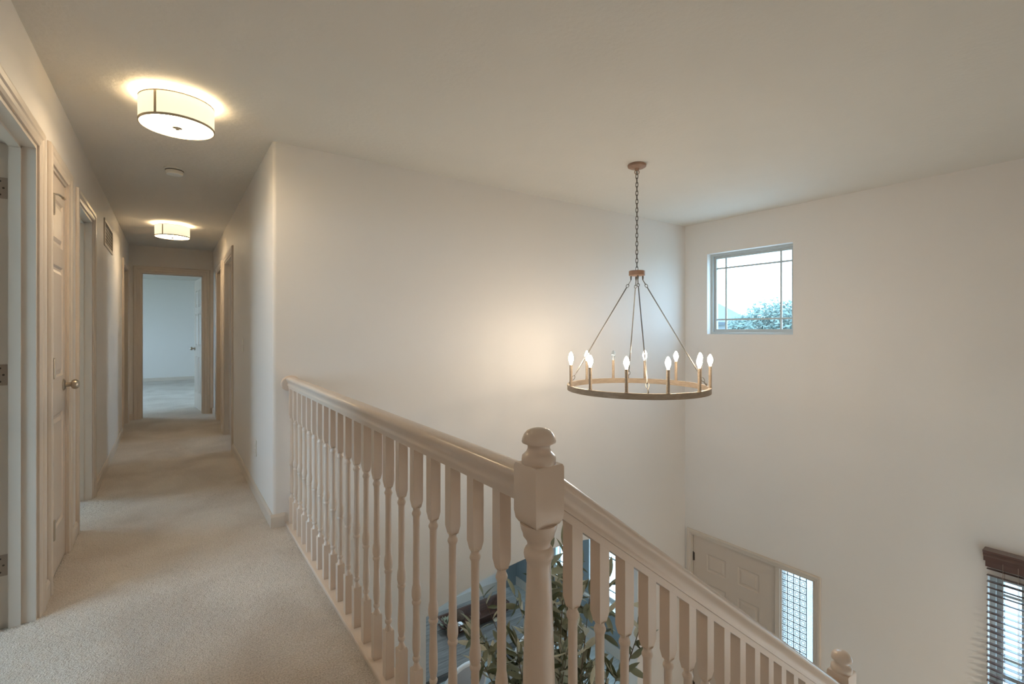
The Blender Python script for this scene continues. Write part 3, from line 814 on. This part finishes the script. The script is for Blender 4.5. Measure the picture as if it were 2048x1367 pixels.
# return air vent
vt = tag(empty('air_vent', (XL, 5.79, 2.105)), 'metal return air vent high on the left hall wall', 'vent')
VH, VZ = 0.355, 0.118
bm = NB()
for (a, b, c_, d_) in ((-VH, -VH + 0.03, -VZ, VZ), (VH - 0.03, VH, -VZ, VZ), (-VH + 0.03, VH - 0.03, -VZ, -VZ + 0.028), (-VH + 0.03, VH - 0.03, VZ - 0.028, VZ)):
    box(bm, 0, 0.009, a, b, c_, d_)
obj('frame', bm, mat('vent_paint', (0.60, 0.52, 0.42), 0.45), vt)
bm = NB()
for k in range(11):
    y = -VH + 0.03 + (k + 1) * (2 * VH - 0.06) / 12
    box(bm, 0.001, 0.0016, y - 0.007, y + 0.007, -VZ + 0.028, VZ - 0.028)
for z in (-0.06, -0.03, 0.0, 0.03, 0.06): box(bm, 0.001, 0.0015, -VH + 0.03, VH - 0.03, z - 0.0025, z + 0.0025)
obj('louver', bm, mat('vent_louver', (0.50, 0.43, 0.34), 0.45), vt)
obj('backing', bx(0.0002, 0.001, -VH + 0.03, VH - 0.03, -VZ + 0.028, VZ - 0.028), mat('vent_dark', (0.03, 0.024, 0.018), 1.0, spec=0.0), vt)
# switch and outlet
sw = tag(empty('light_switch', (XH, 4.87, 1.113)), 'white light switch on the right hall wall', 'light switch')
obj('plate', bx(-0.006, 0, -0.036, 0.036, -0.058, 0.058, bev=0.002), PLATE, sw); obj('toggle', bx(-0.016, -0.006, -0.005, 0.005, -0.004, 0.012), PLATE, sw)
ol = tag(empty('wall_outlet', (XH, 4.07, 0.36)), 'white electrical outlet low on the right hall wall', 'outlet')
obj('plate', bx(-0.006, 0, -0.036, 0.036, -0.058, 0.058, bev=0.002), PLATE, ol)
for z in (-0.024, 0.024): obj('receptacle', bx(-0.008, -0.006, -0.016, 0.016, z - 0.014, z + 0.014), PLATE, ol)

# ------------------------------------------------------------------ dining room
tb = tag(empty('dining_table', (2.8, 4.99, ZL)), 'weathered grey plank dining table seen through the arch', 'table')
TZ = 0.765
for k in range(6):
    y0 = -0.51 + 0.17 * k
    obj('plank', bx(-1.0, 1.0, y0, y0 + 0.167, TZ - 0.035, TZ - random.uniform(0, 0.0015), bev=0.002), TABLEW, tb)
obj('apron', box(box(box(bx(-0.9, 0.9, -0.45, -0.42, TZ - 0.13, TZ - 0.036), -0.9, 0.9, 0.42, 0.45, TZ - 0.13, TZ - 0.036), -0.9, -0.87, -0.42, 0.42, TZ - 0.13, TZ - 0.036), 0.87, 0.9, -0.42, 0.42, TZ - 0.13, TZ - 0.036), TABLEW, tb)
for sx in (-1, 1):
    for sy in (-1, 1):
        obj('leg', bx(sx * 0.88 - 0.045, sx * 0.88 + 0.045, sy * 0.42 - 0.045, sy * 0.42 + 0.045, 0, TZ - 0.036, bev=0.004), TABLEW, tb)
# dough trough
tr = tag(empty('wooden_trough', (3.06, 5.08, ZL + TZ)), 'dark brown wooden trough on the dining table holding greenery', 'tray')
def trough():
    bm = NB()
    def rect(hx, hy, z): return [bm.verts.new((sx * hx, sy * hy, z)) for sx, sy in ((-1, -1), (1, -1), (1, 1), (-1, 1))]
    o0, o1, i1, i0 = rect(0.33, 0.11, 0.0), rect(0.44, 0.17, 0.115), rect(0.415, 0.148, 0.115), rect(0.315, 0.095, 0.02)
    for a, b in ((o0, o1), (o1, i1), (i1, i0)):
        for k in range(4): bm.faces.new((a[k], a[(k + 1) % 4], b[(k + 1) % 4], b[k]))
    bm.faces.new(o0[::-1]); bm.faces.new(i0)
    return bm
obj('body', trough(), TRAYW, tr)
for sx in (-1, 1):
    obj('handle', tube(NB(), [(sx * 0.43, -0.06, 0.085), (sx * 0.475, -0.05, 0.095), (sx * 0.475, 0.05, 0.095), (sx * 0.43, 0.06, 0.085)], 0.008, 8), TRAYW, tr, True)
def sphere(name, r, loc, m, lump=0.0, sub=3):
    bm = NB(); bmesh.ops.create_icosphere(bm, subdivisions=sub, radius=r)
    for v in bm.verts: v.co *= 1 + random.uniform(-lump, lump)
    return obj(name, bm, m, None, True, loc=loc)
tz = ZL + TZ + 0.02
tag(sphere('decorative_ball', 0.078, (2.84, 5.11, tz + 0.08), mat('moss_brown', (0.075, 0.045, 0.025), 0.9, noise=(40, 0.5), bump=(60, 0.8)), 0.05), 'dark brown woven ball in the wooden trough', 'ball')
wb = tag(empty('patterned_ball', (2.79, 4.985, tz + 0.05)), 'white ball with dark pattern in the wooden trough', 'ball')
bm = NB(); bmesh.ops.create_icosphere(bm, subdivisions=3, radius=0.05); obj('sphere', bm, mat('ball_white', (0.75, 0.76, 0.76), 0.5), wb, True)
bm = NB()
for k in range(3):
    rot = Matrix.Rotation(k * R(60), 4, 'Z') @ Matrix.Rotation(R(60), 4, 'X')
    tube(bm, [rot @ Vector((0.05 * math.cos(a), 0.05 * math.sin(a), 0)) for a in [2 * math.pi * i / 24 for i in range(24)]], 0.0035, 6, closed=True)
obj('band', bm, DARKM, wb, True)
tag(sphere('decorative_ball', 0.06, (3.05, 5.05, tz + 0.062), mat('ball_rust', (0.10, 0.03, 0.015), 0.7), 0.03), 'rust brown ball at the right end of the trough', 'ball')

def leaf_mesh(name, L, W, m):
    bm = NB(); n = 5; rows = []
    for i in range(n + 1):
        t = i / n; wd = W * math.sin(math.pi * min(1, 0.06 + t * 0.94)) ** 0.8 * (1 - 0.25 * t) if i < n else 0.0004
        z = -0.10 * L * t * t
        rows.append([bm.verts.new((-wd / 2, L * t, z + wd * 0.22)), bm.verts.new((0, L * t, z)), bm.verts.new((wd / 2, L * t, z + wd * 0.22))])
    for a, b in zip(rows, rows[1:]):
        bm.faces.new((a[0], a[1], b[1], b[0])); bm.faces.new((a[1], a[2], b[2], b[1]))
    me = bpy.data.meshes.new(name); bm.to_mesh(me); bm.free(); me.materials.append(m)
    for p in me.polygons: p.use_smooth = True
    return me
# greenery in the trough
gp = tag(empty('succulent_greenery', (2.66, 5.08, tz + 0.0)), 'small green sprigs in the wooden trough', 'plant')
lm = leaf_mesh('sprig_leaf', 0.085, 0.02, LEAF3)
obj('stem', tube(NB(), [(0, 0, 0), (0.0, 0, 0.06)], 0.006, 6), LEAF3, gp)
for k in range(26):
    o = bpy.data.objects.new('leaf', lm); C.objects.link(o); o.parent = gp
    o.location = (random.uniform(-0.05, 0.05), random.uniform(-0.05, 0.04), random.uniform(0.03, 0.09))
    o.rotation_euler = (R(random.uniform(10, 75)), 0, random.uniform(0, 6.28))

# oval-back chairs
def chair(x, y, rz):
    r = empty('dining_chair', (x, y, ZL), rz)
    def oval(hw, hh, zc, yb, k=40):
        return [(hw * math.cos(2 * math.pi * i / k), yb - 0.10 * (zc + hh * math.sin(2 * math.pi * i / k) - 0.5) / 0.5, zc + hh * math.sin(2 * math.pi * i / k)) for i in range(k)]
    bm = NB(); tube(bm, oval(0.255, 0.27, 0.785, -0.21), 0.023, 10, closed=True); obj('back_frame', bm, CHAIRW, r, True)
    bm = NB(); pts = oval(0.245, 0.26, 0.785, -0.21)
    front = [bm.verts.new((p[0], p[1] + 0.02, p[2])) for p in pts]; back = [bm.verts.new((p[0], p[1] - 0.02, p[2])) for p in pts]
    f2 = [bm.verts.new((p[0] * 0.8, p[1] + 0.045, 0.785 + (p[2] - 0.785) * 0.8)) for p in pts]; b2 = [bm.verts.new((p[0] * 0.8, p[1] - 0.035, 0.785 + (p[2] - 0.785) * 0.8)) for p in pts]
    k = len(pts)
    for i in range(k):
        j = (i + 1) % k
        bm.faces.new((front[i], front[j], f2[j], f2[i])); bm.faces.new((back[i], back[j], front[j], front[i])); bm.faces.new((b2[i], b2[j], back[j], back[i]))
    bm.faces.new(f2); bm.faces.new(b2[::-1]); obj('back_pad', bm, CHAIRF, r, True)
    obj('seat', bx(-0.235, 0.235, -0.2, 0.25, 0.42, 0.50, bev=0.025), CHAIRF, r)
    obj('seat_frame', bx(-0.245, 0.245, -0.21, 0.26, 0.36, 0.42, bev=0.006), CHAIRW, r)
    for sx, sy in ((-1, -1), (1, -1), (-1, 1), (1, 1)):
        obj('leg', lathe(NB(), [(0.014, 0), (0.024, 0.33), (0.026, 0.36)], sx * 0.21, 0.02 + sy * 0.2, 12), CHAIRW, r, True)
    bm = NB(); 
    for sx in (-1, 1): tube(bm, [(sx * 0.18, -0.2, 0.40), (sx * 0.17, -0.205, 0.60)], 0.018, 8)
    obj('back_support', bm, CHAIRW, r, True)
    return r
c1 = tag(chair(2.35, 4.42, 0.05), 'white framed oval back dining chair on the near side, left of the tree', 'chair', 'oval back dining chairs')
c2 = tag(copy_tree(c1), 'white framed oval back dining chair hidden behind the upper newel post', 'chair', 'oval back dining chairs')
c2.location = (3.30, 4.47, ZL); c2.rotation_euler = (0, 0, -0.04)

# ------------------------------------------------------------------ tall olive tree in the foyer
TX, TY = 2.10, 2.46
ot = tag(empty('olive_tree', (TX, TY, ZL)), 'tall potted olive tree with grey green leaves behind the balusters', 'tree')
obj('pot', lathe(NB(), [(0.15, 0), (0.19, 0.05), (0.21, 0.2), (0.20, 0.34), (0.19, 0.36), (0.175, 0.35), (0.17, 0.3)], seg=28), BASKET, ot, True)
obj('soil', lathe(NB(), [(0.17, 0.29), (0.12, 0.305), (0.001, 0.31)], seg=20), BARK, ot)
bm = NB()
tube(bm, [(0, 0, 0.29), (0.02, 0.01, 0.7), (-0.01, 0.0, 1.1), (0.01, 0.02, 1.5)], [0.026, 0.022, 0.02, 0.016], 8)
stems = []
rnd = random.Random(5)
N = 50
for k in range(N):
    az = 2 * math.pi * k / N * 3.0 + rnd.uniform(-0.3, 0.3)
    reach = rnd.uniform(0.2, 0.68); top = rnd.uniform(1.7, 2.62)
    if k % 7 == 0: reach, top = rnd.uniform(0.05, 0.22), rnd.uniform(2.6, 2.9)
    z0 = rnd.uniform(0.8, 1.45)
    pts = []
    for i in range(7):
        t = i / 6
        rr = reach * (t ** 0.8); z = z0 + (top - z0) * (t ** 1.0) - 0.10 * reach * t * t
        pts.append(Vector((math.cos(az + 0.5 * t) * rr + 0.01, math.sin(az + 0.5 * t) * rr, z)))
    stems.append(pts)
    tube(bm, pts, [0.008, 0.007, 0.006, 0.005, 0.004, 0.003, 0.002], 5)
obj('trunk', bm, BARK, ot, True)
LM = [leaf_mesh('leaf_a', 0.125, 0.042, LEAF1), leaf_mesh('leaf_b', 0.12, 0.038, LEAF2), leaf_mesh('leaf_c', 0.13, 0.044, LEAF3)]
places = []
for pts in stems:
    for i in range(34):
        t = rnd.uniform(0.22, 1.0); f = t * 6; j = min(5, int(f)); p = pts[j].lerp(pts[j + 1], f - j)
        tan = (pts[j + 1] - pts[j]).normalized()
        side = Vector((rnd.uniform(-1, 1), rnd.uniform(-1, 1), rnd.uniform(-0.9, 0.6))).normalized()
        d = (tan * rnd.uniform(0.0, 0.8) + side).normalized()
        places.append((p, d, rnd.choice((0, 1, 1, 2, 2)), rnd.uniform(0.75, 1.25), rnd.uniform(0, 6.28)))
    places.append((pts[-1], (pts[-1] - pts[-2]).normalized(), 2, 1.1, 0))
places.sort(key=lambda q: -q[0].z)
def leaf_mtx(p, d, s, roll):
    q = d.to_track_quat('Y', 'Z').to_matrix().to_4x4()
    return Matrix.Translation(p) @ q @ Matrix.Rotation(roll, 4, 'Y') @ Matrix.Scale(s, 4)
for p, d, kind, s, roll in places[:290]:
    o = bpy.data.objects.new('leaf', LM[kind]); C.objects.link(o); o.parent = ot
    o.matrix_local = leaf_mtx(p, d, s, roll)
for kind in range(3):
    vs, fs = [], []
    for p, d, kd, s, roll in places[290:]:
        if kd != kind: continue
        m_ = leaf_mtx(p, d, s, roll); n0 = len(vs)
        vs += [m_ @ v.co for v in LM[kind].vertices]; fs += [[n0 + i for i in f.vertices] for f in LM[kind].polygons]
    me = bpy.data.meshes.new('foliage'); me.from_pydata(vs, [], fs); me.materials.append(LM[kind].materials[0])
    for q in me.polygons: q.use_smooth = True
    o = bpy.data.objects.new('foliage', me); C.objects.link(o); o.parent = ot; o['kind'] = 'stuff'
ov = None
for k in range(9):
    pts = stems[(k * 5) % N]; t = rnd.choice((3, 4, 5)); p = pts[t] + Vector((rnd.uniform(-.03, .03), rnd.uniform(-.03, .03), -0.02))
    if ov is None:
        b_ = NB(); bmesh.ops.create_icosphere(b_, subdivisions=2, radius=0.013); ov = obj('olive', b_, OLIVE, ot, True); o = ov
    else: o = ov.copy(); C.objects.link(o); o.parent = ot
    o.location = p; o.scale = (1, 1, 1.25)

# ------------------------------------------------------------------ outside
struct(obj('shade_roof', box(box(bx(XF + 0.17, 9.6, 0.95, 3.95, -0.55, -0.35), 9.3, 9.5, 1.05, 1.25, -3.44, -0.55), 9.3, 9.5, 3.6, 3.8, -3.44, -0.55), mat('shade_roof_paint', (0.5, 0.5, 0.48), 0.7)), 'unseen roof added outside the entry door for shade', 'roof')  # roof and posts added to shade the ground behind the sidelight
struct(obj('ground', bx(-60, 90, -60, 90, -3.7, -3.5), mat('outdoor_ground', (0.34, 0.36, 0.30), 0.95, noise=(0.6, 0.15))), 'pale ground outside', 'ground')
struct(obj('ground_drive', bx(XF + 0.4, 16, -8, 12, -3.5, -3.44), mat('concrete', (0.52, 0.52, 0.50), 0.9, noise=(2, 0.08))))
hs = tag(empty('neighbour_house', (31, 22.2, -3.5)), 'neighbouring house with a hipped roof outside the high window', 'house')
obj('wall', bx(-2.3, 2.3, -4.2, 6, 0, 5.3), mat('siding', (0.2, 0.21, 0.22), 0.8), hs)
bm = NB()
v = [bm.verts.new(p) for p in ((-2.7, -4.6, 5.3), (2.7, -4.6, 5.3), (2.7, 6.5, 5.3), (-2.7, 6.5, 5.3), (0, -3.4, 6.62), (0, 4.5, 6.62))]
for f in ((0, 1, 4), (1, 2, 5, 4), (2, 3, 5), (3, 0, 4, 5), (0, 3, 2, 1)): bm.faces.new([v[i] for i in f])
obj('roof', bm, mat('shingle_roof', (0.11, 0.12, 0.135), 0.9, noise=(8, 0.2)), hs)
obj('fascia', bx(-2.75, 2.75, -4.65, 6.55, 5.10, 5.3), mat('fascia', (0.03, 0.04, 0.05), 0.7), hs)
wf = obj('window', bx(-2.38, -2.3, -3.2, -1.9, 3.2, 4.6), mat('fascia2', (0.6, 0.62, 0.63), 0.6), hs)
obj('pane', bx(-2.4, -2.38, -3.1, -2.0, 3.3, 4.5), mat('dark_pane', (0.05, 0.06, 0.07), 0.1), wf)
CROWN = mat('tree_foliage', (0.10, 0.14, 0.12), 0.8, noise=(3, 0.3))
def outdoor_tree(x, y, top, rad, label, seed):
    rr = random.Random(seed)
    t = tag(empty('garden_tree', (x, y, -3.5)), label, 'tree')
    obj('trunk', tube(NB(), [(0, 0, 0), (0.05, 0, top * 0.4), (0, 0.05, top * 0.75)], [0.16, 0.12, 0.06], 8), BARK, t, True)
    vs, fs = [], []
    for k in range(2600):
        d = Vector((rr.gauss(0, 1), rr.gauss(0, 1), rr.gauss(0, 1))).normalized() * (rr.random() ** 0.45)
        p = Vector((d.x * rad, d.y * rad, top - rad * 0.95 + d.z * rad * 0.9)); p += Vector((rr.gauss(0, .08), rr.gauss(0, .08), rr.gauss(0, .08)))
        a = Vector((rr.gauss(0, 1), rr.gauss(0, 1), rr.gauss(0, 1))).normalized() * 0.11; b = a.orthogonal().normalized() * 0.05
        n0 = len(vs); vs += [p - a, p + b, p + a, p - b]; fs.append((n0, n0 + 1, n0 + 2, n0 + 3))
    me = bpy.data.meshes.new('crown'); me.from_pydata(vs, [], fs); me.materials.append(CROWN)
    o = bpy.data.objects.new('crown', me); C.objects.link(o); o.parent = t
outdoor_tree(22, 10.8, 6.2, 1.3, 'leafy tree outside the high window, right of the roof', 3)
outdoor_tree(25.4, 11.5, 6.35, 1.35, 'leafy tree at the right edge of the high window', 4)
outdoor_tree(26.5, 14.4, 5.75, 1.1, 'low tree beside the neighbouring house', 8)
outdoor_tree(12, 0.4, 3.2, 1.0, 'low garden tree outside the blind covered window', 12)
